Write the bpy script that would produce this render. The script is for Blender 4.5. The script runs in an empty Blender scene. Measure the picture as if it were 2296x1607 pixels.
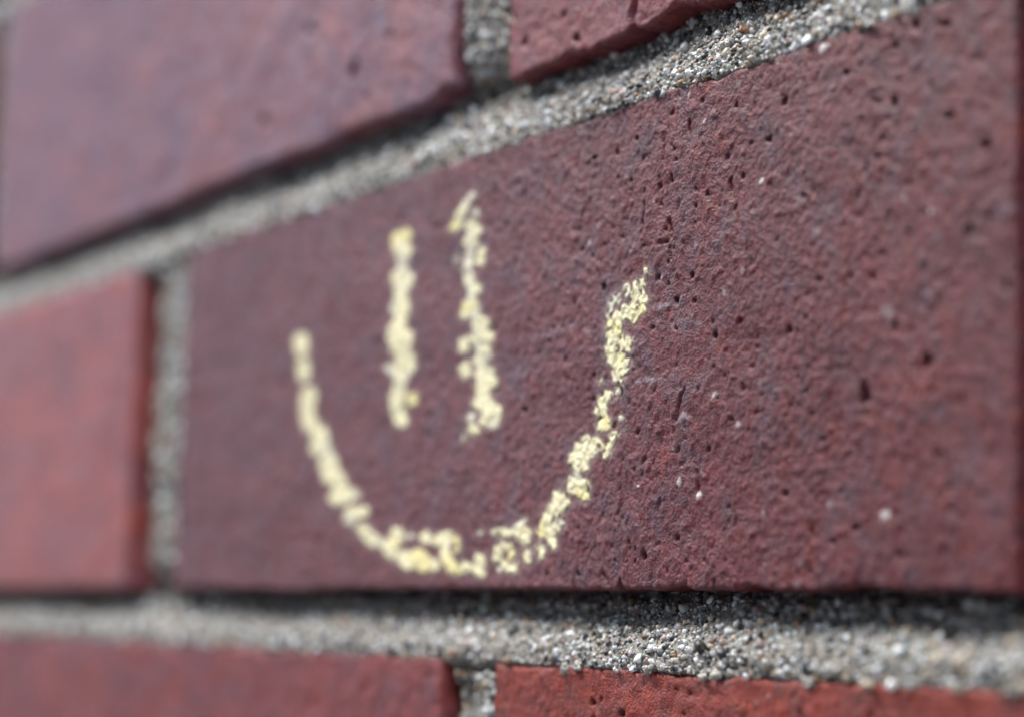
import bpy, math
import numpy as np
from mathutils import Matrix, Vector

# ------------------------------------------------------------------ camera
# all wall measurements are in millimetres: u runs right along the wall, v runs up, 0,0 is the lower left
# corner of the brick that carries the chalk face; world X = u, Z = v + V0, the wall looks towards -Y
MM = 0.001
V0 = 143.0                                   # that corner stands 143 mm above the pavement
scene = bpy.context.scene
cam_data = bpy.data.cameras.new("camera")
cam = bpy.data.objects.new("camera", cam_data)
scene.collection.objects.link(cam)
scene.camera = cam
R = ((0.52647467, 0.09061809, 0.84534773), (0.02819965, 0.99189519, -0.12388991), (-0.84972302, 0.0890634, 0.51965229))
cu, cv, cn = 333.818, -4.390, 140.049
M = Matrix(((R[0][0], R[0][1], R[0][2], cu * MM),
            (-R[2][0], -R[2][1], -R[2][2], -cn * MM),
            (R[1][0], R[1][1], R[1][2], (cv + V0) * MM),
            (0, 0, 0, 1)))
cam.matrix_world = M
cam_data.sensor_fit = 'HORIZONTAL'
cam_data.sensor_width = 36.0
cam_data.lens = 4770.99 / 2296 * 36.0
cam_data.clip_start = 0.01
cam_data.clip_end = 500.0
cam_data.dof.use_dof = True
cam_data.dof.focus_distance = 0.2395
cam_data.dof.aperture_fstop = 10.5

# ------------------------------------------------------------------ sky, sun, exposure
SUN = Vector((-0.70, -0.40, 1.00)).normalized()      # direction towards the sun
world = bpy.data.worlds.new("World")
scene.world = world
world.use_nodes = True
wn = world.node_tree
sky = wn.nodes.new('ShaderNodeTexSky')
sky.sky_type = 'NISHITA'
sky.sun_disc = False
sky.sun_elevation = math.asin(SUN.z)
sky.sun_rotation = math.atan2(-SUN.x, SUN.y)
sky.air_density = 1.0
sky.dust_density = 1.6
sky.ozone_density = 1.5
bg = wn.nodes['Background']
bg.inputs['Strength'].default_value = 0.115
wn.links.new(sky.outputs[0], bg.inputs[0])
sun_data = bpy.data.lights.new("sun", 'SUN')
sun_data.energy = 1.5
sun_data.angle = math.radians(22)
sun_data.color = (1.0, 0.95, 0.89)
sun = bpy.data.objects.new("sun", sun_data)
scene.collection.objects.link(sun)
sun.rotation_euler = SUN.to_track_quat('Z', 'Y').to_euler()
sun.location = (0, -2, 3)
vs = scene.view_settings
vs.view_transform = 'Standard'
vs.look = 'None'
vs.gamma = 1.0
vs.use_curve_mapping = False
vs.exposure = 2.03
scene.cycles.use_denoising = True
scene.cycles.max_bounces = 6

# ------------------------------------------------------------------ measured details (mm on the wall)
# chalk strokes as capsules: u0, v0, u1, v1, radius, width ratio, tone (0 thin grey, 1 cream, 2 yellow)
SMILE = [
    (132.87,35.31,133.09,33.8,0.22,0.6,1),(134.21,35.44,134.47,35.06,0.22,0.6,1),(134.24,34.55,134.42,34.14,0.14,0.6,1),
    (133.43,33.76,134.79,33.22,0.29,0.6,1),(134.78,33.41,135.04,32.99,0.2,0.6,1),(134.56,32.56,134.5,31.78,0.23,0.6,2),
    (132.93,33.43,132.63,32.38,0.18,0.59,1),(131.34,35.29,131.55,34.28,0.38,0.59,0),(131.09,32.75,131.11,32.36,0.3,0.59,1),
    (129.75,31.91,133.0,31.56,0.44,0.59,1),(132.98,32.15,133.02,30.97,0.22,0.59,2),(129.4,31.95,129.6,31.33,0.35,0.59,1),
    (129.62,30.74,129.47,30.16,0.35,0.58,2),(127.87,31.22,128.05,31.0,0.32,0.58,2),(127.49,32.06,127.67,31.84,0.2,0.58,0),
    (129.99,34.76,129.86,33.49,0.22,0.59,0),(128.63,34.13,128.99,33.58,0.36,0.59,0),(127.96,33.4,128.16,32.68,0.36,0.58,0),
    (128.1,29.7,129.18,28.9,0.45,0.58,1),(130.02,29.51,130.92,28.14,0.3,0.58,1),(132.09,28.71,131.96,27.74,0.31,0.59,1),
    (128.14,28.7,128.39,26.89,0.4,0.58,1),(128.91,26.85,130.0,25.56,0.59,0.58,1),(130.46,26.9,130.68,25.5,0.39,0.58,2),
    (131.67,26.4,131.55,25.04,0.29,0.58,0),(130.01,25.07,130.22,24.27,0.28,0.58,1),(128.98,25.06,129.0,24.57,0.28,0.58,0),
    (126.21,24.5,126.22,24.45,0.16,0.57,1),(130.42,23.37,129.93,22.82,0.24,0.58,0),(127.86,22.78,127.01,22.25,0.3,0.57,1),
    (135.08,36.7,135.09,36.35,0.12,0.6,1),(127.67,22.77,126.73,21.87,0.39,0.57,1),(125.53,21.12,125.66,20.97,0.22,0.57,1),
    (126.73,21.73,126.79,20.34,0.47,0.57,1),(127.05,19.9,127.58,19.04,0.47,0.57,2),(126.1,19.14,126.11,18.86,0.25,0.57,1),
    (127.1,18.79,127.11,18.52,0.19,0.57,1),(129.85,22.88,129.38,22.36,0.22,0.58,0),(129.32,17.97,128.41,16.51,0.25,0.57,1),
    (127.93,16.4,127.84,15.58,0.25,0.57,1),(127.06,16.73,127.19,16.58,0.17,0.57,2),(125.8,17.49,125.81,17.28,0.31,0.57,1),
    (130.62,18.23,130.98,18.21,0.16,0.58,0),(130.56,19.81,130.57,19.53,0.3,0.58,0),(123.3,17.78,123.46,16.93,0.39,0.56,1),
    (121.7,17.03,121.98,16.45,0.34,0.56,1),(124.45,17.15,124.75,16.02,0.49,0.56,1),(121.49,15.91,123.26,15.82,0.63,0.56,1),
    (120.87,15.52,121.81,14.5,0.42,0.56,1),(122.78,15.29,123.32,14.42,0.42,0.56,1),(121.59,13.66,122.12,13.08,0.39,0.56,0),
    (120.61,12.87,120.91,11.87,0.49,0.55,1),(122.14,12.66,123.41,12.33,0.49,0.56,1),(121.93,11.69,123.48,10.87,0.42,0.56,2),
    (117.59,11.43,117.37,10.45,0.42,0.55,1),(118.65,10.97,119.71,10.23,0.39,0.55,1),(116.88,9.9,117.94,9.44,0.57,0.55,1),
    (115.86,9.22,115.13,8.1,0.46,0.54,1),(114.36,7.55,114.14,6.7,0.46,0.54,2),(117.49,8.04,119.05,7.86,0.35,0.55,0),(116.22,7.22,117.52,7.34,0.49,0.54,1),
    (116.53,6.37,117.1,5.23,0.35,0.54,1),(116.02,5.95,116.16,5.88,0.28,0.54,1),(114.09,4.99,114.4,3.99,0.34,0.54,1),(110.78,4.18,111.08,3.6,0.43,0.53,1),
    (112.48,5.16,111.84,4.6,0.17,0.53,0),(110.28,8.52,108.4,7.84,0.26,0.53,0),(109.53,7.23,110.64,6.92,0.49,0.53,1),(110.12,6.5,110.29,5.77,0.36,0.53,1),
    (108.98,7.25,109.27,7.09,0.38,0.53,2),(58.44,13.05,63.1,13.28,0.75,0.46,1),(64.23,13.64,65.42,13.07,0.47,0.47,0),(63.02,10.75,67.3,10.75,0.74,0.47,1),
    (62.81,9.82,63.98,9.52,0.67,0.46,0),(67.51,8.12,70.99,6.48,0.81,0.47,1),(71.24,6.73,72.38,6.19,0.58,0.47,0),(77.14,7.65,77.97,7.12,0.74,0.48,1),
    (74.85,5.89,76.0,4.85,0.77,0.48,1),(76.94,6.63,77.12,6.11,0.57,0.48,2),(85.25,6.97,85.28,6.6,0.62,0.49,1),(80.61,7.07,81.65,7.04,0.35,0.49,0),
    (79.77,4.17,80.86,3.53,0.96,0.48,1),(83.39,4.25,85.25,3.24,1.05,0.49,2),(87.76,3.34,88.03,3.09,0.57,0.49,1),(88.81,6.41,90.76,6.86,0.69,0.5,1),
    (90.31,6.13,90.93,4.16,0.59,0.5,1),(90.93,4.16,92.73,2.68,0.63,0.5,2),(93.22,6.57,93.67,5.1,0.29,0.5,2),(94.44,2.43,94.45,2.19,0.3,0.5,2),
    (96.08,2.9,96.1,2.66,0.55,0.51,1),(99.32,3.94,98.71,2.4,0.5,0.51,1),(99.57,3.58,100.29,3.1,0.33,0.51,1),(99.43,2.04,100.13,1.91,0.43,0.51,1),
    (103.86,4.95,103.69,3.78,0.38,0.52,1),(104.16,3.54,105.54,3.05,0.37,0.52,1),(105.18,5.4,106.78,4.91,0.4,0.52,1),(107.01,4.67,107.06,3.86,0.37,0.53,2),
    (104.45,2.36,104.23,2.25,0.33,0.52,0),(106.9,2.58,107.8,2.45,0.46,0.53,1),(108.22,2.8,108.65,3.03,0.23,0.53,0),(99.59,7.16,99.6,7.1,0.38,0.51,0),
    (102.82,7.21,104.88,6.93,0.21,0.52,1),(105.31,7.16,106.89,6.89,0.42,0.52,1),(107.53,7.34,110.11,8.44,0.26,0.53,0),
    (108.89,6.73,110.42,6.7,0.49,0.53,1),(110.0,6.48,110.25,5.78,0.3,0.53,1),(44.77,37.41,45.53,35.73,1.0,0.46,1),(46.14,33.36,46.47,31.91,0.92,0.46,1),
    (48.33,28.75,48.07,27.37,1.16,0.45,1),(47.81,25.8,49.12,24.31,1.09,0.45,1),(52.38,22.54,52.83,21.82,1.21,0.46,1),
    (51.37,20.86,51.81,20.32,0.83,0.45,1),(54.83,20.67,55.66,19.76,0.65,0.46,0),(55.8,18.21,56.7,16.46,1.26,0.46,1),(58.61,15.87,59.44,14.82,1.05,0.46,1),
    (58.84,13.15,62.12,13.37,1.04,0.46,1),
]
EYE_A = [
    (75.46,48.01,76.55,41.44,0.8,0.51,0),(76.14,41.49,76.28,33.89,0.88,0.5,1),(77.1,33.81,76.44,25.94,0.71,0.49,1),(74.38,48.77,76.43,48.88,0.97,0.51,2),
    (75.3,47.43,76.59,46.65,1.05,0.51,1),(75.18,43.41,77.3,42.35,1.12,0.51,1),(74.67,39.05,75.07,39.21,0.84,0.5,0),(77.14,38.98,77.21,37.97,0.76,0.5,1),
    (75.3,35.98,74.96,35.02,0.96,0.5,1),(78.27,34.48,78.31,33.89,0.83,0.5,1),(75.49,33.37,77.58,32.77,0.83,0.5,1),(78.87,31.66,79.39,30.04,0.75,0.5,1),
    (73.64,30.54,74.5,30.07,0.68,0.49,0),(77.09,28.26,77.83,29.19,0.75,0.49,0),(76.34,27.33,75.66,25.41,0.79,0.49,1),
    (76.14,24.38,77.47,22.91,0.79,0.49,1),(80.28,25.85,80.31,25.46,0.7,0.5,2),
]
EYE_B = [
    (94.74,47.16,94.5,40.74,0.56,0.53,0),(95.18,39.8,95.38,36.36,0.56,0.53,0),(96.42,36.25,98.34,27.83,0.59,0.53,0),
    (98.34,27.83,100.26,22.46,0.63,0.52,1),(95.09,51.64,93.26,50.85,0.54,0.54,0),(92.88,50.25,91.28,48.75,0.61,0.54,1),
    (90.88,48.37,90.68,48.07,0.61,0.53,2),(96.06,49.23,96.08,49.01,0.47,0.54,0),(94.71,47.6,96.0,46.77,0.73,0.54,1),(93.99,45.76,95.26,45.37,0.69,0.54,1),
    (91.16,43.76,91.17,43.65,0.43,0.53,0),(97.41,43.79,97.49,42.5,0.55,0.54,1),(94.12,43.58,94.01,41.88,0.6,0.53,0),(94.51,40.53,94.73,40.28,0.64,0.53,1),
    (96.04,39.16,96.47,38.9,0.64,0.53,1),(94.94,36.84,95.36,36.79,0.98,0.53,2),(93.75,35.9,93.76,35.68,0.43,0.53,1),(97.55,34.43,98.38,34.13,0.89,0.53,1),
    (96.84,32.6,99.7,32.31,0.8,0.53,1),(93.76,32.27,93.82,31.41,0.6,0.52,1),(99.38,30.88,99.59,30.75,0.5,0.53,1),(97.62,29.78,97.85,29.34,0.67,0.53,1),
    (100.25,29.75,100.25,29.64,0.42,0.53,0),(94.18,28.82,94.43,28.16,0.68,0.52,1),(98.34,27.83,99.96,27.69,0.75,0.53,1),
    (100.83,26.57,101.24,26.33,0.62,0.53,1),(98.44,26.14,98.91,25.06,0.69,0.52,1),(98.56,24.04,99.8,23.54,0.87,0.52,1),
    (102.22,22.95,102.68,21.89,0.58,0.53,1),(99.53,21.27,100.72,21.4,0.5,0.52,1),(102.14,20.89,102.15,20.79,0.54,0.53,0),
    (96.23,22.32,96.25,21.9,0.55,0.52,0),(96.94,20.6,97.36,20.37,0.63,0.52,1),(94.75,19.48,94.76,19.43,0.38,0.51,0),
]
PITS = [
    (132.64,52.57,0.31,0.19),(143.03,52.46,0.29,0.34),(138.9,52.76,0.15,0.25),(128.93,48.46,0.38,0.23),(144.27,44.62,0.27,0.28),(152.9,44.65,0.3,0.33),
    (159.88,51.62,0.43,0.58),(157.35,48.0,0.66,0.38),(154.34,48.1,0.54,0.15),(123.54,51.82,0.5,0.3),(128.39,51.63,0.38,0.36),(137.62,44.05,0.3,0.19),
    (131.07,43.22,0.24,0.14),(138.82,39.38,0.35,0.11),(143.93,34.92,0.32,0.2),(137.65,35.32,0.26,0.25),(159.05,36.76,0.26,0.26),(126.49,35.74,0.5,0.29),
    (148.25,52.77,0.21,0.14),(139.89,46.34,0.55,0.19),(140.59,48.55,0.3,0.19),(109.26,22.24,0.73,0.45),(134.07,17.91,0.4,0.41),(141.21,25.03,0.29,0.18),
    (148.87,20.79,0.28,0.24),(173.06,19.18,0.66,1.12),(182.03,21.84,0.67,0.65),(166.82,15.1,0.42,0.27),(118.31,8.84,0.39,0.21),(123.88,11.91,0.43,0.69),
    (160.85,9.88,0.51,0.32),(122.51,1.78,0.48,0.37),(151.59,18.16,0.35,0.22),(168.53,4.78,0.48,0.31),(115.66,1.82,0.45,0.24),(138.45,5.07,0.3,0.17),
    (172.05,6.04,0.53,0.35),(140.98,32.33,0.38,0.51),(148.36,27.65,0.4,0.37),(141.08,29.14,0.33,0.3),(136.52,29.74,0.39,0.23),(137.21,35.4,0.34,0.21),
    (143.85,34.91,0.41,0.35),(152.89,28.77,0.42,0.27),(170.89,31.41,0.43,0.3),(189.8,41.59,0.68,0.51),(177.22,48.14,0.5,0.55),(177.17,53.96,0.44,0.32),
    (180.24,55.43,0.43,0.68),(184.5,54.46,0.71,0.36),(161.25,26.94,0.65,0.42),(132.59,52.58,0.39,0.24),(185.0,45.3,0.89,0.31),(169.93,52.62,0.46,0.33),
    (126.3,35.63,0.46,0.48),
]
SPECKS = [
    (156.3,43.57,0.33,0.28,1),(124.91,43.16,0.5,0.29,0.35),(154.75,40.44,0.32,0.29,0.4),(162.63,40.6,0.47,0.34,0.3),(153.27,34.19,0.32,0.18,0.7),
    (144.58,38.14,0.12,0.11,1),(142.8,55.76,0.19,0.22,0.7),(152.05,55.12,0.5,0.39,0.25),(161.29,47.65,0.34,0.17,0.3),(134.96,36.59,0.23,0.25,0.8),
    (136.42,44.39,0.18,0.14,0.6),(131.9,39.23,0.13,0.11,0.8),(142.78,19.0,0.75,0.45,0.45),(146.01,10.26,0.41,0.29,0.9),(142.46,11.8,0.33,0.35,0.7),
    (168.13,8.44,0.55,0.36,0.45),(176.3,7.24,0.64,0.43,0.55),(148.54,21.18,0.32,0.2,0.9),(152.78,17.56,0.35,0.24,0.6),(141.08,15.73,0.21,0.13,1),
    (134.52,11.67,0.22,0.15,0.9),(127.43,7.73,0.37,0.21,0.5),(163.0,0.55,0.5,0.36,0.4),(130.63,19.69,0.45,0.23,0.7),(166.54,56.07,0.68,0.36,1),
    (123.42,30.43,0.57,0.32,0.35),(176.43,27.15,0.77,0.53,0.25),(183.36,33.65,0.48,0.39,0.25),(165.59,36.62,0.49,0.37,0.4),(126.73,60.14,0.22,0.14,0.6),
]
DUST = [
    (139.06,32.04,2.54,0.26,0.5),(141.28,29.5,1.67,0.56,0.35),(145.05,29.36,0.57,0.5,0.35),(136.94,30.47,0.86,0.31,0.3),(118.74,31.72,4.37,0.33,0.3),
    (113.73,31.27,3.01,0.39,0.25),(135.85,23.83,3.04,0.31,0.45),(130.86,25.68,1.12,0.79,0.3),(107.69,27.15,3.14,0.85,0.15),
]
CRACKS = [
    (139.38,41.91,140.01,39.76,0.16),(134.57,44.99,134.09,42.3,0.12),(134.09,42.3,133.91,41.01,0.08),(150.45,44.51,151.1,42.53,0.2),
    (151.6,41.59,152.12,39.65,0.16),(137.07,39.39,139.25,39.48,0.1),(139.49,38.67,139.96,37.32,0.1),(138.21,51.09,137.98,49.03,0.1),
    (142.9,52.57,143.15,51.49,0.18),(145.27,14.76,145.79,10.8,0.1),(142.97,22.36,141.78,20.2,0.1),(141.78,20.2,141.53,18.83,0.14),
    (138.71,10.07,138.33,8.58,0.1),(137.41,23.06,137.21,22.31,0.1),(151.85,7.94,150.52,6.3,0.06),(129.12,0.08,127.67,1.88,0.18),
]
PITS_A = [
    (59.21,76.09,1.82,1.69),(43.52,86.11,1.52,0.92),(70.05,78.92,1.22,0.72),(-19.57,79.49,4.74,2.04),(63.82,71.12,1.28,0.8),(-3.59,88.87,2.59,1.19),
    (28.57,74.47,1.83,1.31),
]
PITS_B = [
    (106.75,69.98,0.76,0.61),(118.77,67.78,0.57,0.54),(103.58,73.85,0.72,0.42),(115.97,71.45,0.53,0.41),(123.37,63.52,0.17,0.11),
]
CRACKS_B = [
    (131.62,69.46,131.05,68.44,0.5),(131.05,68.44,130.81,66.56,0.6),
]
PITS_E = [
    (126.0,-13.08,0.53,0.38),(127.72,-12.71,0.37,0.26),(144.87,-11.26,0.47,0.28),(132.08,-14.11,0.61,0.43),(149.33,-9.71,0.63,0.22),
    (147.59,-12.93,0.27,0.16),
]
BLOBS = [
    (122.85,-9.03,0.76,0.39),(137.31,-8.94,0.74,0.43),(147.37,-9.23,0.32,0.33),(149.76,-9.15,0.59,0.3),(120.38,-9.41,0.67,0.6),(165.15,-9.38,1.0,0.51),
    (168.51,-8.12,1.17,0.63),(142.28,-8.15,0.81,0.48),(157.22,-7.69,1.07,0.66),
]

# ------------------------------------------------------------------ helpers
RNG = np.random.default_rng(7)


def _hash(ix, iy, seed):
    n = (ix.astype(np.int64) * 374761393 + iy.astype(np.int64) * 668265263 + seed * 974634777) & 0xFFFFFFFF
    n = ((n ^ (n >> 13)) * 1274126177) & 0xFFFFFFFF
    n = ((n ^ (n >> 16)) * 2246822519) & 0xFFFFFFFF
    return ((n ^ (n >> 15)) & 0xFFFFFF).astype(np.float64) / 0xFFFFFF


def noise(x, y, seed):
    """gradient noise, about -1..1"""
    ix = np.floor(x); iy = np.floor(y)
    fx = x - ix; fy = y - iy
    sx = fx * fx * fx * (fx * (fx * 6 - 15) + 10); sy = fy * fy * fy * (fy * (fy * 6 - 15) + 10)
    out = 0
    for dx in (0, 1):
        for dy in (0, 1):
            a = _hash(ix + dx, iy + dy, seed) * 2 * math.pi
            g = np.cos(a) * (fx - dx) + np.sin(a) * (fy - dy)
            out = out + g * (sx if dx else 1 - sx) * (sy if dy else 1 - sy)
    return out * 1.5


def fbm(x, y, seed, octaves=4, gain=0.5):
    s = 0; a = 1.0; t = 0
    for k in range(octaves):
        s = s + a * noise(x * 2 ** k + 17.3 * k, y * 2 ** k - 9.1 * k, seed + k * 13)
        t += a; a *= gain
    return s / t


def sstep(a, b, x):
    t = np.clip((x - a) / (b - a), 0, 1)
    return t * t * (3 - 2 * t)


def link(name, verts, faces, material, parent=None, smooth=True, colors=None, loc=None):
    me = bpy.data.meshes.new(name)
    verts = np.asarray(verts, dtype=np.float32); faces = np.asarray(faces, dtype=np.int32)
    n = faces.shape[1]
    me.vertices.add(len(verts)); me.vertices.foreach_set('co', verts.ravel())
    me.loops.add(faces.size); me.loops.foreach_set('vertex_index', faces.ravel())
    me.polygons.add(len(faces))
    me.polygons.foreach_set('loop_start', np.arange(0, faces.size, n, dtype=np.int32))
    me.polygons.foreach_set('loop_total', np.full(len(faces), n, dtype=np.int32))
    me.polygons.foreach_set('use_smooth', np.full(len(faces), smooth, dtype=bool))
    me.update(calc_edges=True)
    if colors is not None:
        ca = me.color_attributes.new('tint', 'FLOAT_COLOR', 'POINT')
        c4 = np.ones((len(verts), 4), dtype=np.float32); c4[:, :3] = colors
        ca.data.foreach_set('color', c4.ravel())
    me.materials.append(material)
    o = bpy.data.objects.new(name, me)
    scene.collection.objects.link(o)
    if parent is not None:
        o.parent = parent
    if loc is not None:
        o.location = loc
    return o


def W(u, v, n):
    """wall mm (u right, v up, n out of the wall) -> world metres"""
    return np.stack([u * MM, -n * MM, (v + V0) * MM], axis=-1)


def grid_faces(nu, nv):
    i = np.arange((nu - 1) * (nv - 1)); a = (i // (nu - 1)) * nu + i % (nu - 1)
    return np.stack([a, a + 1, a + nu + 1, a + nu], axis=1)


def bilinear(arr, u, v, u0, v0, res):
    x = np.clip((u - u0) / res, 0, arr.shape[1] - 1.001); y = np.clip((v - v0) / res, 0, arr.shape[0] - 1.001)
    ix = x.astype(int); iy = y.astype(int); fx = x - ix; fy = y - iy
    if arr.ndim == 3:
        fx = fx[..., None]; fy = fy[..., None]
    return (arr[iy, ix] * (1 - fx) + arr[iy, ix + 1] * fx) * (1 - fy) + (arr[iy + 1, ix] * (1 - fx) + arr[iy + 1, ix + 1] * fx) * fy


# ------------------------------------------------------------------ materials
def new_mat(name):
    m = bpy.data.materials.new(name); m.use_nodes = True
    nt = m.node_tree
    return m, nt, nt.nodes['Principled BSDF']


def nd(nt, kind, **kw):
    n = nt.nodes.new(kind)
    for k, v in kw.items():
        if k in n.inputs.keys():
            n.inputs[k].default_value = v
        else:
            setattr(n, k, v)
    return n


def tinted(name, rough, spec, grain_mm, grain_amt, bump_mm, bump_dist, seed=0.0):
    """vertex tint x fine procedural grain, fine bump"""
    m, nt, bs = new_mat(name)
    at = nd(nt, 'ShaderNodeAttribute', attribute_name='tint')
    tc = nd(nt, 'ShaderNodeTexCoord')
    n1 = nd(nt, 'ShaderNodeTexNoise', Scale=1000.0 / grain_mm, Detail=4.0, Roughness=0.65)
    nt.links.new(tc.outputs['Object'], n1.inputs['Vector'])
    mr = nd(nt, 'ShaderNodeMapRange')
    mr.inputs['From Min'].default_value = 0.28; mr.inputs['From Max'].default_value = 0.72
    mr.inputs['To Min'].default_value = 1 - grain_amt; mr.inputs['To Max'].default_value = 1 + grain_amt
    nt.links.new(n1.outputs['Fac'], mr.inputs['Value'])
    mx = nd(nt, 'ShaderNodeVectorMath', operation='SCALE')
    nt.links.new(at.outputs['Color'], mx.inputs[0]); nt.links.new(mr.outputs[0], mx.inputs['Scale'])
    nt.links.new(mx.outputs[0], bs.inputs['Base Color'])
    n2 = nd(nt, 'ShaderNodeTexNoise', Scale=1000.0 / bump_mm, Detail=5.0, Roughness=0.62)
    nt.links.new(tc.outputs['Object'], n2.inputs['Vector'])
    bp = nd(nt, 'ShaderNodeBump', Strength=1.0, Distance=bump_dist * MM)
    nt.links.new(n2.outputs['Fac'], bp.inputs['Height'])
    nt.links.new(bp.outputs[0], bs.inputs['Normal'])
    n3 = nd(nt, 'ShaderNodeTexNoise', Scale=1000.0 / (grain_mm * 6), Detail=3.0)
    nt.links.new(tc.outputs['Object'], n3.inputs['Vector'])
    m3 = nd(nt, 'ShaderNodeMapRange')
    m3.inputs['To Min'].default_value = rough - 0.12; m3.inputs['To Max'].default_value = rough + 0.12
    nt.links.new(n3.outputs['Fac'], m3.inputs['Value']); nt.links.new(m3.outputs[0], bs.inputs['Roughness'])
    bs.inputs['Specular IOR Level'].default_value = spec
    return m


MAT_BRICK = tinted('fired_brick', 0.42, 0.34, 0.40, 0.55, 0.34, 0.26)
for n_ in MAT_BRICK.node_tree.nodes:                         # dusty weathered skin: brightens at grazing angles
    if n_.type == 'BSDF_PRINCIPLED':
        n_.inputs['Sheen Weight'].default_value = 0.0
        n_.inputs['Sheen Roughness'].default_value = 0.35
        n_.inputs['Sheen Tint'].default_value = (0.85, 0.85, 1.0, 1.0)
MAT_MORTAR = tinted('mortar_paste', 0.9, 0.25, 0.4, 0.45, 0.4, 0.25)
MAT_SAND = tinted('sand', 0.45, 0.5, 0.35, 0.15, 0.3, 0.03)
MAT_CHALK = tinted('chalk', 0.95, 0.1, 0.3, 0.14, 0.30, 0.08)
MAT_PAVE, nt, bs = new_mat('pavement_concrete')
pn = nd(nt, 'ShaderNodeTexNoise', Scale=40.0, Detail=8.0, Roughness=0.7)
pr = nd(nt, 'ShaderNodeValToRGB')
pr.color_ramp.elements[0].position = 0.3; pr.color_ramp.elements[0].color = (0.10, 0.102, 0.106, 1)
pr.color_ramp.elements[1].position = 0.7; pr.color_ramp.elements[1].color = (0.18, 0.183, 0.19, 1)
nt.links.new(pn.outputs['Fac'], pr.inputs[0]); nt.links.new(pr.outputs[0], bs.inputs['Base Color'])
pb = nd(nt, 'ShaderNodeBump', Strength=0.5, Distance=0.002)
nt.links.new(pn.outputs['Fac'], pb.inputs['Height']); nt.links.new(pb.outputs[0], bs.inputs['Normal'])
bs.inputs['Roughness'].default_value = 0.9

BLOCKER_BOX = (-2.0, 6.0, -1.8, -1.5, 2.0)
# ------------------------------------------------------------------ pavement
px = np.array([-30.0, 30.0, 30.0, -30.0]); py = np.array([-40.0, -40.0, 10.0, 10.0])
pave = link('pavement', np.stack([px, py, px * 0], 1), np.array([[0, 1, 2, 3]]), MAT_PAVE, smooth=False)
pave['kind'] = 'structure'
pave['label'] = 'grey concrete pavement at the foot of the brick wall'

# ------------------------------------------------------------------ added sky blocker
# unseen dark block, added to keep sky off the right-hand bricks; left open
MAT_DARK, nt, bs = new_mat('blocker_dark')
dn = nd(nt, 'ShaderNodeTexNoise', Scale=6.0, Detail=6.0)
dr = nd(nt, 'ShaderNodeValToRGB')
dr.color_ramp.elements[0].color = (0.045, 0.04, 0.036, 1); dr.color_ramp.elements[1].color = (0.09, 0.08, 0.072, 1)
nt.links.new(dn.outputs['Fac'], dr.inputs[0]); nt.links.new(dr.outputs[0], bs.inputs['Base Color'])
bs.inputs['Roughness'].default_value = 0.95
ox0, ox1, oy0, oy1, oz = BLOCKER_BOX
ov = [(x, y, z) for z in (0.0, oz) for x, y in ((ox0, oy0), (ox1, oy0), (ox1, oy1), (ox0, oy1))]
blocker = link('sky_blocker', ov, [[0, 1, 5, 4], [1, 2, 6, 5], [2, 3, 7, 6], [3, 0, 4, 7], [4, 5, 6, 7]], MAT_DARK, smooth=False)
blocker['kind'] = 'structure'
blocker['label'] = 'unseen dark block added to keep sky reflection off the right-hand bricks'

# ------------------------------------------------------------------ the wall
wall = bpy.data.objects.new('brick_wall', None)
scene.collection.objects.link(wall)
wall['label'] = 'maroon and red brick wall in running bond with sandy grey mortar joints'
wall['category'] = 'wall'
wall['kind'] = 'thing'

# palettes, linear base colours: body, greyer patches, redder patches
MAROON = ((0.122, 0.019, 0.023), (0.104, 0.038, 0.050), (0.168, 0.023, 0.019))
PURPLE = ((0.235, 0.090, 0.108), (0.195, 0.112, 0.146), (0.265, 0.076, 0.086))
ROSE = ((0.300, 0.074, 0.072), (0.250, 0.090, 0.096), (0.340, 0.070, 0.058))
PLUM = ((0.205, 0.040, 0.040), (0.176, 0.053, 0.063), (0.245, 0.039, 0.032))
RED = ((0.230, 0.030, 0.017), (0.155, 0.036, 0.030), (0.300, 0.044, 0.018))

HEIGHTS = {}


def segment_distance(U, V, u0, v0, u1, v1, a=1.0):
    du, dv = (u1 - u0) * a, v1 - v0
    x, y = (U - u0) * a, V - v0
    t = np.clip((x * du + y * dv) / max(du * du + dv * dv, 1e-9), 0, 1)
    return np.hypot(x - t * du, y - t * dv), t


def stamp_window(u, v, ru, rv, u0, v0, res, shape):
    i0 = max(int((u - ru - u0) / res), 0); i1 = min(int((u + ru - u0) / res) + 2, shape[1])
    j0 = max(int((v - rv - v0) / res), 0); j1 = min(int((v + rv - v0) / res) + 2, shape[0])
    return (slice(j0, j1), slice(i0, i1)) if i1 > i0 and j1 > j0 else None


def stroke_field(blobs, U, V, origin, res):
    F = np.full(U.shape, -1.0)
    for (a0, b0, a1, b1, r, asp, tone) in blobs:
        w = stamp_window((a0 + a1) / 2, (b0 + b1) / 2, abs(a1 - a0) / 2 + (r + 0.7) / asp, abs(b1 - b0) / 2 + r + 0.7, *origin, res, U.shape)
        if w is None:
            continue
        d, _ = segment_distance(U[w], V[w], a0, b0, a1, b1, asp)
        f = (r - d) - (0.10 if tone == 0 else -0.06)
        F[w] = np.logaddexp(F[w] * 6, f * 6) / 6
    return F


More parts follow.
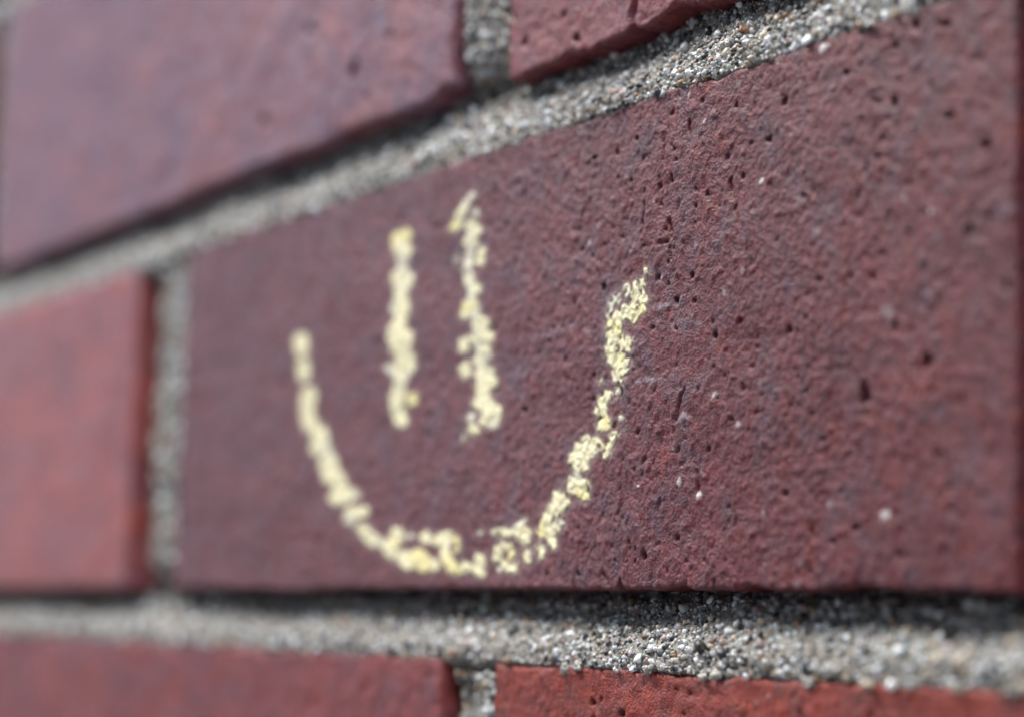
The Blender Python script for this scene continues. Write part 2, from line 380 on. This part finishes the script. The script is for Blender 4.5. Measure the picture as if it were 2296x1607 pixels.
def brick_raster(u0, u1, v0, v1, res, seed, palette, rough=1.0, pits=(), cracks=(), specks=(), dust=(), small=0, flecks=0, strokes=(), mottle=1.0):
    """relief (mm) and colour of a brick face on a regular grid"""
    m = 2.0
    us = np.arange(u0 - m, u1 + m, res); vv = np.arange(v0 - m, v1 + m, res)
    U, V = np.meshgrid(us, vv)
    warp = 1.2 * noise(U / 6, V / 6, seed + 5)
    h = 0.30 * fbm(U / 22, V / 16, seed + 1, 3)
    drag = fbm((U + 0.25 * V + warp) / 2.6, V / 4.6, seed + 2, 4, 0.55)      # dragged clay skin
    h += 0.19 * rough * drag
    h += 0.07 * rough * (0.35 - np.abs(fbm(U / 1.5, V / 2.0, seed + 3, 3, 0.6))) * 2
    h += 0.16 * rough * fbm(U / 0.80, V / 1.0, seed + 4, 3, 0.7)
    knobs = fbm(U / 1.15, V / 1.3, seed + 6, 2)
    h += 0.13 * rough * sstep(0.20, 0.55, knobs) - 0.36 * rough * sstep(0.34, 0.64, -knobs) * sstep(-0.3, 0.3, noise(U / 9, V / 9, seed + 8))
    g = sstep(-0.10, 0.40, fbm(U / 5, V / 6, seed + 20, 5, 0.62))
    r = sstep(0.0, 0.5, fbm(U / 3.2, V / 3.6, seed + 30, 5, 0.65))
    P = np.array(palette)
    col = P[0] * np.ones(U.shape + (1,))
    col = col + (P[1] - col) * (g * 0.9)[..., None]
    col = col + (P[2] - col) * (r * 0.75)[..., None]
    big = fbm(U / 17, V / 13, seed + 36, 3, 0.55)
    col *= 1 + mottle * (np.stack([0.22 * big, 0.10 * big, -0.05 * big], -1) + 0.20 * fbm(U / 6, V / 5, seed + 37, 4, 0.75)[..., None])
    hue = fbm(U / 1.9, V / 2.3, seed + 34, 5, 0.7)
    col *= 1 + np.stack([0.22 * hue, -0.10 * hue, -0.42 * hue], -1)          # ochre to slate flecks in the clay
    sp = fbm(U / 0.9, V / 1.0, seed + 40, 4, 0.7)
    col *= np.clip(1 + 0.72 * sp - 0.35 * sstep(0.30, 0.60, -knobs), 0.15, 2)[..., None]
    iron = sstep(0.42, 0.60, fbm(U / 1.3, V / 1.5, seed + 50, 3))             # burnt iron spots in the clay
    col *= (1 - 0.45 * iron)[..., None]
    origin = (us[0], vv[0])
    rng = np.random.default_rng(seed)
    allp = [(q[0], q[1], q[2] * 0.8, q[3] * 0.8) for q in pits]
    for _ in range(small):
        s = 0.13 + 0.22 * rng.random() ** 3
        allp.append((rng.uniform(u0, u1), rng.uniform(v0, v1), s * rng.uniform(0.9, 1.6), s * rng.uniform(0.8, 1.8)))
    for (pu, pv, ru, rv) in allp:
        w = stamp_window(pu, pv, ru * 2, rv * 2, *origin, res, U.shape)
        if w is None:
            continue
        uu, vw = U[w], V[w]
        q = np.hypot((uu - pu) / ru, (vw - pv) / rv) * (1 + 0.55 * noise(uu / (ru * 0.9), vw / (rv * 0.9), seed + 60))
        k = np.exp(-q ** 4 * 1.1)
        d = min(1.7, 1.7 * min(ru, rv) + 0.25)
        h[w] -= d * k
        h[w] += 0.04 * min(1, ru) * np.exp(-((q - 1.35) / 0.25) ** 2)
        col[w] *= (1 - 0.45 * k)[..., None]
    for (a0, b0, a1, b1, wd) in cracks:
        w = stamp_window((a0 + a1) / 2, (b0 + b1) / 2, abs(a1 - a0) / 2 + 1.5, abs(b1 - b0) / 2 + 1.5, *origin, res, U.shape)
        if w is None:
            continue
        uu = U[w] + 0.30 * noise(U[w] / 1.1, V[w] / 0.9, seed + 70); vw = V[w]
        dist, t = segment_distance(uu, vw, a0, b0, a1, b1)
        wdt = wd * (1.5 - 0.9 * np.abs(t - 0.45)) * 0.75
        h[w] -= 0.50 * np.exp(-(dist / wdt) ** 2)
    fl = [tuple(q) for q in specks]
    for _ in range(flecks):
        s = 0.10 + 0.12 * rng.random() ** 2
        fl.append((rng.uniform(u0, u1), rng.uniform(v0, v1), s, s, rng.uniform(0.2, 0.75)))
    for (pu, pv, ru, rv, b) in fl:
        w = stamp_window(pu, pv, ru * 2, rv * 2, *origin, res, U.shape)
        if w is None:
            continue
        q = np.hypot((U[w] - pu) / ru, (V[w] - pv) / rv) * (1 + 0.6 * noise(U[w] / ru * 1.3, V[w] / rv * 1.3, seed + 80))
        k = np.clip(1.25 - q, 0, 0.35) / 0.35 * (0.25 + 0.75 * b)
        tone = np.array((0.78, 0.74, 0.72)) if b > 0.5 else np.array((0.34, 0.27, 0.28))
        col[w] += (tone - col[w]) * k[..., None]
        h[w] += 0.12 * k
    for (pu, pv, ru, rv, b) in dust:
        w = stamp_window(pu, pv, ru * 2, rv * 2, *origin, res, U.shape)
        if w is None:
            continue
        q = np.hypot((U[w] - pu) / ru, (V[w] - pv) / rv)
        k = 1.6 * b * np.exp(-q ** 2) * sstep(-0.25, 0.35, fbm(U[w] / 0.8, V[w] / 0.8, seed + 90, 3))
        col[w] += (np.array((0.46, 0.42, 0.47)) - col[w]) * k[..., None]
    if strokes:                                               # grazing sky sheen painted as a paler mauve tint, fading to the right
        sheen_tint = 0.16 * (1 - sstep(95, 165, U + 0.35 * V + 16 * fbm(U / 30, V / 24, seed + 91, 3)))
        sheen_tint = sheen_tint * (0.75 + 0.7 * fbm(U / 4, V / 4, seed + 92, 5, 0.7))
        col += (np.array((0.40, 0.24, 0.29)) - col) * np.clip(sheen_tint, 0, 1)[..., None]
    if strokes:                                               # loose chalk powder caught on the high grain beside the strokes
        F = stroke_field(strokes, U, V, origin, res)
        hi = h - 0.25 * (np.roll(h, 3, 0) + np.roll(h, -3, 0) + np.roll(h, 3, 1) + np.roll(h, -3, 1))
        k = 0.12 * sstep(-0.9, 0.0, F) + 0.70 * sstep(-0.55, 0.05, F) * sstep(-0.04, 0.16, hi + 0.10 * fbm(U / 1.2, V / 1.2, seed + 95, 4, 0.7))
        col += (np.array((0.62, 0.58, 0.46)) - col) * k[..., None]
    return h, col, origin


def make_brick(u0, u1, v0, v1, res, seed, palette, ragged=0.35, chips=(), raster=None, offset=0.0, **kw):
    rr = raster or max(res, 0.2)
    h, col, org = brick_raster(u0, u1, v0, v1, rr, seed, palette, **kw)
    nu = int((u1 - u0) / res) + 1; nv = int((v1 - v0) / res) + 1
    S, T = np.meshgrid(np.linspace(0, 1, nu), np.linspace(0, 1, nv))
    uu = u0 + (u1 - u0) * S; vv = v0 + (v1 - v0) * T

    def edge(x, k, amt):
        e = amt * (0.9 * fbm(x / 14, x * 0 + k, seed + 101, 3) + 0.6 * fbm(x / 2.4, x * 0 + k, seed + 103, 4, 0.65))
        return e
    bot = v0 + edge(uu, 1.5, ragged); top = v1 - edge(uu, 5.5, ragged)
    lef = u0 + edge(vv, 9.5, ragged); rig = u1 - edge(vv, 13.5, ragged)
    drop_extra = np.zeros_like(uu)
    for (cu_, cw, side, deep) in chips:                       # bites out of the arris
        k = np.exp(-(np.abs(uu - cu_) / cw) ** 2.5)
        if side == 'b':
            bot = bot + deep * k
        elif side == 't':
            top = top - deep * k
    U = lef + (rig - lef) * S; V = bot + (top - bot) * T
    rad = np.clip(0.36 + 0.45 * fbm(U / 7, V / 7, seed + 110, 3) + 0.4 * noise(U / 1.7, V / 1.7, seed + 111), 0.15, 1.4)

    def fall(d):
        q = np.clip(1 - d / rad, 0, 1)
        return rad * (1 - np.sqrt(np.clip(1 - q * q, 0, 1)))
    drop = np.maximum(fall(np.minimum(U - lef, rig - U)), 0) + fall(np.minimum(V - bot, top - V))
    H = bilinear(h, U, V, org[0], org[1], rr)
    C = bilinear(col, U, V, org[0], org[1], rr)
    N = H - np.minimum(drop, 2.2) + offset
    if kw.get('strokes'):
        HEIGHTS['main'] = (h, org, rr)
    verts = [W(U, V, N).reshape(-1, 3)]; cols = [C.reshape(-1, 3)]
    faces = [grid_faces(nu, nv)]
    # sides going back into the wall
    idx = np.arange(nu * nv).reshape(nv, nu)
    loop = np.concatenate([idx[0, :-1], idx[:-1, -1], idx[-1, :0:-1], idx[:0:-1, 0]])
    lu = U.ravel()[loop]; lv = V.ravel()[loop]; ln = N.ravel()[loop]
    cuu = (u0 + u1) / 2; cvv = (v0 + v1) / 2
    prev = loop; base = nu * nv; L = len(loop)
    for depth in (0.6, 1.4, 2.6, 4.2, 7.0, 12.0, 60.0):
        j = 0.22 * noise((lu + lv) / 1.1 + depth * 1.3, (lu - lv) / 1.1 + depth, seed + 120) + 0.15 * noise((lu + lv) / 0.5, lu * 0 + depth * 2, seed + 121)
        su = np.where((np.abs(lu - u0) < 2) | (np.abs(lu - u1) < 2), np.sign(lu - cuu), 0)
        sv = np.where((np.abs(lv - v0) < 2) | (np.abs(lv - v1) < 2), np.sign(lv - cvv), 0)
        n_ = np.minimum(ln - 0.3 * depth, -depth) if depth < 1 else np.full(L, -depth) + j * 0.3
        verts.append(W(lu + su * j, lv + sv * j, np.minimum(n_, ln - 0.2)))
        cols.append(C.reshape(-1, 3)[loop] * (1 + 0.3 * j)[:, None])
        cur = base + np.arange(L)
        faces.append(np.stack([prev, cur, np.roll(cur, -1), np.roll(prev, -1)], axis=1))
        prev = cur; base += L
    return link('brick', np.concatenate(verts), np.concatenate(faces), MAT_BRICK, wall, True, np.concatenate(cols))


# bricks: the one with the chalk face first, then its neighbours in view, then those just out of view
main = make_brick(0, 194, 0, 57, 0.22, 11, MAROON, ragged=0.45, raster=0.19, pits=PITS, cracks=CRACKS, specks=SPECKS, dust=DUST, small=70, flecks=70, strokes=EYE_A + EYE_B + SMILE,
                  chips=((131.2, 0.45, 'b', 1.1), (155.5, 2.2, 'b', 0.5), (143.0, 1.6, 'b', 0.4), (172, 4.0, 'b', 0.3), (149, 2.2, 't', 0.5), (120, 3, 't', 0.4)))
main['label'] = 'dark maroon brick with pitted face that carries the chalk drawing'
b = make_brick(-104.5, 89, 67, 124, 0.6, 23, PURPLE, ragged=0.7, raster=0.4, rough=1.5, mottle=1.9, pits=[(a, c, d * 0.7, e * 0.7) for a, c, d, e in PITS_A if d < 2], small=20, offset=0.2, chips=((87, 2.6, 'b', 1.5), (60, 5, 'b', 0.3), (20, 9, 'b', 0.4)))
b['label'] = 'pale purple-grey brick, upper left of the chalk drawing'
b = make_brick(103, 297, 65.9, 124, 0.32, 31, PLUM, ragged=0.8, raster=0.28, pits=PITS_B, cracks=CRACKS_B, small=150, flecks=50,
               chips=((131, 1.5, 'b', 0.8), (140, 3, 'b', 0.9), (122, 2, 'b', -0.4)))
b = make_brick(-215, -21, 0, 56.8, 0.7, 43, ROSE, ragged=0.3, raster=0.5, rough=1.2, mottle=1.7, small=40, offset=0.3)
b['label'] = 'smooth rose-red brick left of the wide upright joint'
b = make_brick(-103, 91, -66, -9, 0.6, 57, PLUM, ragged=0.5, raster=0.4, rough=1.4, mottle=1.8, small=60)
b = make_brick(104, 298, -66, -9.2, 0.32, 61, RED, ragged=0.4, raster=0.28, pits=PITS_E, small=200, flecks=60,
               chips=((149.5, 2.2, 't', 0.5), (160, 4, 't', 0.3)))
b['label'] = 'bright red brick below the chalk drawing'
for k, (a, c, d, e) in enumerate(((-311, -117.5, 67, 124), (207, 401, 0, 57), (-310, -117, -66, -9),
                                  (-215, -14, 134, 191), (0, 194, 134, 191), (-215, -14, -133, -76), (0, 194, -133, -76), (207, 401, -133, -76))):
    make_brick(a, c, d, e, 1.6, 70 + k * 7, (PLUM, MAROON, ROSE)[k % 3], ragged=0.4, raster=1.0)

# ------------------------------------------------------------------ mortar
BEDS = [(-143.0, -133.0), (-76.0, -66.0), (-9.0, 0.0), (57.0, 66.6), (124.0, 134.0)]        # v of lower brick top, upper brick bottom
# head joints: right end of left brick, left end of right brick, v range, recess
HEADS = [(-21.0, 0.0, 0.0, 57.0, 1.5), (194.0, 207.0, 0.0, 57.0, 6.5), (89.0, 103.0, 66.6, 124.0, -1.1), (-117.5, -104.5, 67.0, 124.0, 4.5),
         (91.0, 104.0, -66.0, -9.0, 1.9), (-117.0, -103.0, -66.0, -9.0, 3.5), (-14.0, 0.0, -133.0, -76.0, 3.0), (194.0, 207.0, -133.0, -76.0, 3.0), (-14.0, 0.0, 124.0, 191.0, 3.0)]


def lumps(u, v):
    return 0.40 * fbm(u / 5.0, v / 3.5, 501, 3) + 0.25 * fbm(u / 1.3, v / 1.3, 503, 3, 0.6) + 0.9 * sstep(0.28, 0.55, fbm(u / 2.2, v / 1.8, 504, 3))


def bed_recess(u, v, lo, hi):
    t = (v - lo) / (hi - lo)
    deep = (2.4 if lo > 0 else 3.0) + 0.9 * noise(u / 23, u * 0, 505)
    rec = 0.10 + 0.9 * np.clip(t, 0, 1) + deep * sstep(0.12, 0.88, np.clip(t, 0, 1.2))
    rec = rec + (1.0 if lo > 0 else 2.2) * sstep(0.80, 1.0, t + 0.14 * fbm(u / 3.0, v / 3.0, 507, 3))      # gap under the upper brick
    rec = rec + np.where(v < lo, 0.25 + 1.1 * (lo - v) - 1.0 * sstep(0.12, 0.45, fbm(u / 2.6, v / 2.6, 508, 4)), 0)
    return rec + lumps(u, v)


def head_recess(u, v, ul, ur, deep):
    s = (ur - u) / (ur - ul)
    if deep < 0:                                              # struck the other way: proud on the left
        rec = 0.3 - deep * sstep(-0.1, 1.0, 1 - s + 0.2 * fbm(u / 9, v / 9, 511, 2))
    else:
        rec = 0.25 + deep * sstep(0.25, 0.95, np.clip(s, 0, 1.1) + 0.25 * fbm(u / 9, v / 9, 511, 2))
    slot = 0.34 if ul == -21.0 else 0.11                      # raked slot beside the end of the left brick
    rec = rec + (1.8 if deep < 0 else 6.0) * sstep(1 - slot - 0.05, 1 - slot + 0.05, s + 0.07 * fbm(u / 5.0, v / 5.0, 509, 3))
    rec = rec + np.where(u > ur, 0.25 + 1.0 * (u - ur), 0)
    return rec + lumps(u, v) + 0.5 * sstep(0.15, 0.5, fbm(u / 4.5, v / 4.5, 513, 2)) * np.clip(s * 2, 0, 1)


def recess_at(u, v, joint):
    kind, q = joint
    if kind == 'bed':
        return bed_recess(u, v, *q)
    ul, ur, lo, hi, deep = q
    r = head_recess(u, v, ul, ur, deep)
    # run into the bed joints above and below
    up = [bd for bd in BEDS if abs(bd[0] - hi) < 1.5]; dn = [bd for bd in BEDS if abs(bd[1] - lo) < 1.5]
    if up:
        w = sstep(hi - 4.5, hi + 0.3, v); r = r * (1 - w) + bed_recess(u, np.maximum(v, up[0][0]), *up[0]) * w
    if dn:
        w = 1 - sstep(lo - 0.3, lo + 4.5, v); r = r * (1 - w) + bed_recess(u, np.minimum(v, dn[0][1]), *dn[0]) * w
    return r


PASTE = np.array((0.262, 0.252, 0.222))
GRAIN_COL = np.array(((0.82, 0.85, 0.84), (0.55, 0.57, 0.56), (0.44, 0.37, 0.27), (0.050, 0.056, 0.065), (0.035, 0.030, 0.025),
                      (0.30, 0.16, 0.075), (0.27, 0.33, 0.30), (0.42, 0.30, 0.28)))
GRAIN_P = np.array((0.20, 0.23, 0.17, 0.16, 0.10, 0.05, 0.06, 0.03))


def ico(sub):
    import bmesh
    bm = bmesh.new(); bmesh.ops.create_icosphere(bm, subdivisions=sub, radius=1.0)
    v = np.array([x.co[:] for x in bm.verts]); f = np.array([[y.index for y in x.verts] for x in bm.faces]); bm.free()
    return v, f


ICO1, ICO2 = ico(1), ico(2)


def grains(us, vs_, ns, size, shape, parent, rng):
    bv, bf = shape
    n = len(us)
    q = rng.normal(size=(n, 4)); q /= np.linalg.norm(q, axis=1)[:, None]
    w, x, y, z = q.T
    rot = np.stack([np.stack([1 - 2 * (y * y + z * z), 2 * (x * y - z * w), 2 * (x * z + y * w)], -1),
                    np.stack([2 * (x * y + z * w), 1 - 2 * (x * x + z * z), 2 * (y * z - x * w)], -1),
                    np.stack([2 * (x * z - y * w), 2 * (y * z + x * w), 1 - 2 * (x * x + y * y)], -1)], 1)
    sc = size[:, None] * rng.uniform(0.72, 1.22, (n, 3))
    wob = 1 + 0.24 * rng.normal(size=(n, len(bv), 1)).clip(-1.5, 1.5)
    loc = bv[None] * sc[:, None, :] * wob
    loc = np.einsum('nij,nkj->nki', rot, loc)
    P = np.stack([us, vs_, ns], -1)[:, None, :] + loc
    verts = W(P[..., 0], P[..., 1], P[..., 2]).reshape(-1, 3)
    faces = (bf[None] + (np.arange(n) * len(bv))[:, None, None]).reshape(-1, 3)
    c = GRAIN_COL[rng.choice(len(GRAIN_COL), n, p=GRAIN_P / GRAIN_P.sum())] * rng.uniform(0.55, 1.1, (n, 1))
    return verts, faces, np.repeat(c, len(bv), axis=0)


def sow(o, u0, u1, v0, v1, joint, rng, extra=()):
    """sand grains standing proud of the mortar surface of one joint"""
    V_, F_, C_ = [], [], []
    base = 0
    for (a, b_, dens, med, shp) in ((u0, min(u1, 20), 2.0, 0.30, ICO1), (max(u0, 20), min(u1, 104), 3.4, 0.25, ICO1),
                                    (max(u0, 104), min(u1, 176), 8.0, 0.15, ICO2), (max(u0, 176), min(u1, 215), 3.4, 0.25, ICO1)):
        if b_ <= a:
            continue
        n = int((b_ - a) * (v1 - v0) * dens)
        us = rng.uniform(a, b_, n); vv = rng.uniform(v0, v1, n)
        size = np.clip(med * np.exp(rng.normal(0, 0.50, n)), 0.09, 0.66)
        ns = -recess_at(us, vv, joint) + size * rng.uniform(-0.65, 0.45, n)
        v, f, c = grains(us, vv, ns, size, shp, o, rng)
        V_.append(v); F_.append(f + base); C_.append(c); base += len(v)
    for (bu, bv_, ru, rv) in extra:                              # crumbs of mortar left on the brick arris
        n = 14
        a = rng.uniform(0, 2 * math.pi, n); r = np.sqrt(rng.random(n))
        us = bu + ru * r * np.cos(a); vv = bv_ + rv * r * np.sin(a)
        v, f, c = grains(us, vv, np.full(n, 0.05) + rng.uniform(-.2, .2, n), rng.uniform(0.22, 0.42, n), ICO2, o, rng)
        c = c * 0 + PASTE * 1.5 * rng.uniform(0.85, 1.1, (len(c), 1))
        V_.append(v); F_.append(f + base); C_.append(c); base += len(v)
    if V_:
        g = link('sand_grains', np.concatenate(V_), np.concatenate(F_), MAT_SAND, o, True, np.concatenate(C_))
        g['kind'] = 'stuff'


def mortar_piece(name, u0, u1, v0, v1, joint, res, sand, extra=()):
    nu = int((u1 - u0) / res) + 1; nv = int((v1 - v0) / res) + 1
    U, V = np.meshgrid(np.linspace(u0, u1, nu), np.linspace(v0, v1, nv))
    N = -recess_at(U, V, joint) + 0.10 * fbm(U / 0.6, V / 0.6, 521, 2)
    c = PASTE * (1 + 0.30 * fbm(U / 3, V / 3, 523, 4)[..., None] + 0.10 * fbm(U / 12, V / 8, 525, 2)[..., None])
    verts = W(U, V, N).reshape(-1, 3); cols = c.reshape(-1, 3); faces = grid_faces(nu, nv)
    idx = np.arange(nu * nv).reshape(nv, nu)
    loop = np.concatenate([idx[0, :-1], idx[:-1, -1], idx[-1, :0:-1], idx[:0:-1, 0]])
    back = W(U.ravel()[loop], V.ravel()[loop], np.full(len(loop), -55.0))
    cur = nu * nv + np.arange(len(loop))
    sides = np.stack([loop, cur, np.roll(cur, -1), np.roll(loop, -1)], axis=1)
    o = link(name, np.concatenate([verts, back]), np.concatenate([faces, sides]), MAT_MORTAR, wall, True, np.concatenate([cols, cols[loop]]))
    if sand:
        sow(o, *sand, joint, np.random.default_rng(int(abs(u0 * 7 + v0 * 13)) + 3), extra)
    return o


for lo, hi in BEDS:
    seen = -20 < lo < 60
    j = ('bed', (lo, hi))
    mortar_piece('bed_mortar', -215, 298, lo - (1.6 if seen else 0.5), hi + 1.4 if seen else hi + 0.5, j, 0.4 if seen else 1.5,
                 (-112, 214, lo - 0.35, hi + 0.8) if seen else ((-130, -70, lo, hi) if lo > 100 else None), BLOBS if -20 < lo < -5 else ())
for ul, ur, lo, hi, deep in HEADS:
    seen = ((ul, lo) in ((-21.0, 0.0), (89.0, 66.6), (91.0, -66.0), (194.0, 0.0), (-117.5, 67.0)))
    vlo, vhi = (max(lo, -24), min(hi, 86)) if ul > 80 else (lo, hi)
    mortar_piece('head_mortar', ul - 0.8, ur + 1.2, lo + 1.5, hi - 1.7, ('head', (ul, ur, lo, hi, deep)), 0.5 if seen else 1.5,
                 (ul, ur + 0.3, vlo + 1.3, vhi - 1.5) if seen else None)

# ------------------------------------------------------------------ the chalk face
face = bpy.data.objects.new('chalk_drawing', None)
scene.collection.objects.link(face)
face['label'] = 'pale yellow chalk smiling face, two eye strokes above a curved mouth, drawn on brick'
face['category'] = 'chalk drawing'
face['kind'] = 'thing'
hm, horg, hres = HEIGHTS['main']
TONES = np.array(((0.78, 0.74, 0.58), (0.92, 0.86, 0.56), (0.93, 0.84, 0.42)))


def chalk_part(name, blobs, seed):
    res = 0.11
    A = np.array(blobs)
    u0 = A[:, [0, 2]].min() - 3; u1 = A[:, [0, 2]].max() + 3; v0 = A[:, [1, 3]].min() - 2; v1 = A[:, [1, 3]].max() + 2
    us = np.arange(u0, u1, res); vv = np.arange(v0, v1, res)
    U, V = np.meshgrid(us, vv)
    F = stroke_field(blobs, U, V, (u0, v0), res)
    Cn = np.zeros(U.shape + (3,)); Wt = np.full(U.shape, 1e-6)
    for (a0, b0, a1, b1, r, asp, tone) in blobs:
        w = stamp_window((a0 + a1) / 2, (b0 + b1) / 2, abs(a1 - a0) / 2 + (r + 1.2) / asp, abs(b1 - b0) / 2 + r + 1.2, u0, v0, res, U.shape)
        d, _ = segment_distance(U[w], V[w], a0, b0, a1, b1, asp)
        k = np.exp(np.clip((r - d) * 4, -8, 3))
        Wt[w] += k; Cn[w] += k[..., None] * TONES[int(tone)]
    C = Cn / Wt[..., None]
    h = bilinear(hm, U, V, horg[0], horg[1], hres)
    soft = 0.25 * (np.roll(h, 5, 0) + np.roll(h, -5, 0) + np.roll(h, 5, 1) + np.roll(h, -5, 1))
    ragged = 0.20 * fbm(U / 1.3, V / 1.3, seed + 5, 5, 0.75) + 0.30 * fbm(U / 0.42, V / 0.55, seed + 7, 3, 0.7)
    G = F + ragged + 1.25 * np.clip(h - soft, -0.22, 0.10) + 0.02
    thick = 0.035 + 0.05 * sstep(0.05, 0.5, G) * (0.6 + 0.8 * fbm(U / 0.9, V / 0.9, seed + 9, 3))
    crumb = 0.045 * fbm(U / 0.40, V / 0.40, seed + 11, 3, 0.75)
    N = np.where(G > 0, h + thick + np.maximum(crumb, -0.02), h - 0.12)
    keep = G > 0
    ny, nx = G.shape
    fc = grid_faces(nx, ny)
    fc = fc[keep.ravel()[fc].any(axis=1)]
    used = np.unique(fc); remap = np.zeros(nx * ny, int); remap[used] = np.arange(len(used))
    thin = (0.70 + 0.30 * sstep(-0.05, 0.30, G + 0.15 * fbm(U / 0.6, V / 0.6, seed + 12, 2)))[..., None]
    C = C * thin * (1 + 0.10 * fbm(U / 0.7, V / 0.7, seed + 13, 3)[..., None])
    return link(name, W(U, V, N).reshape(-1, 3)[used], remap[fc], MAT_CHALK, face, True, C.reshape(-1, 3)[used])


chalk_part('eye', EYE_A, 901)
chalk_part('eye', EYE_B, 921)
chalk_part('smile', SMILE, 941)
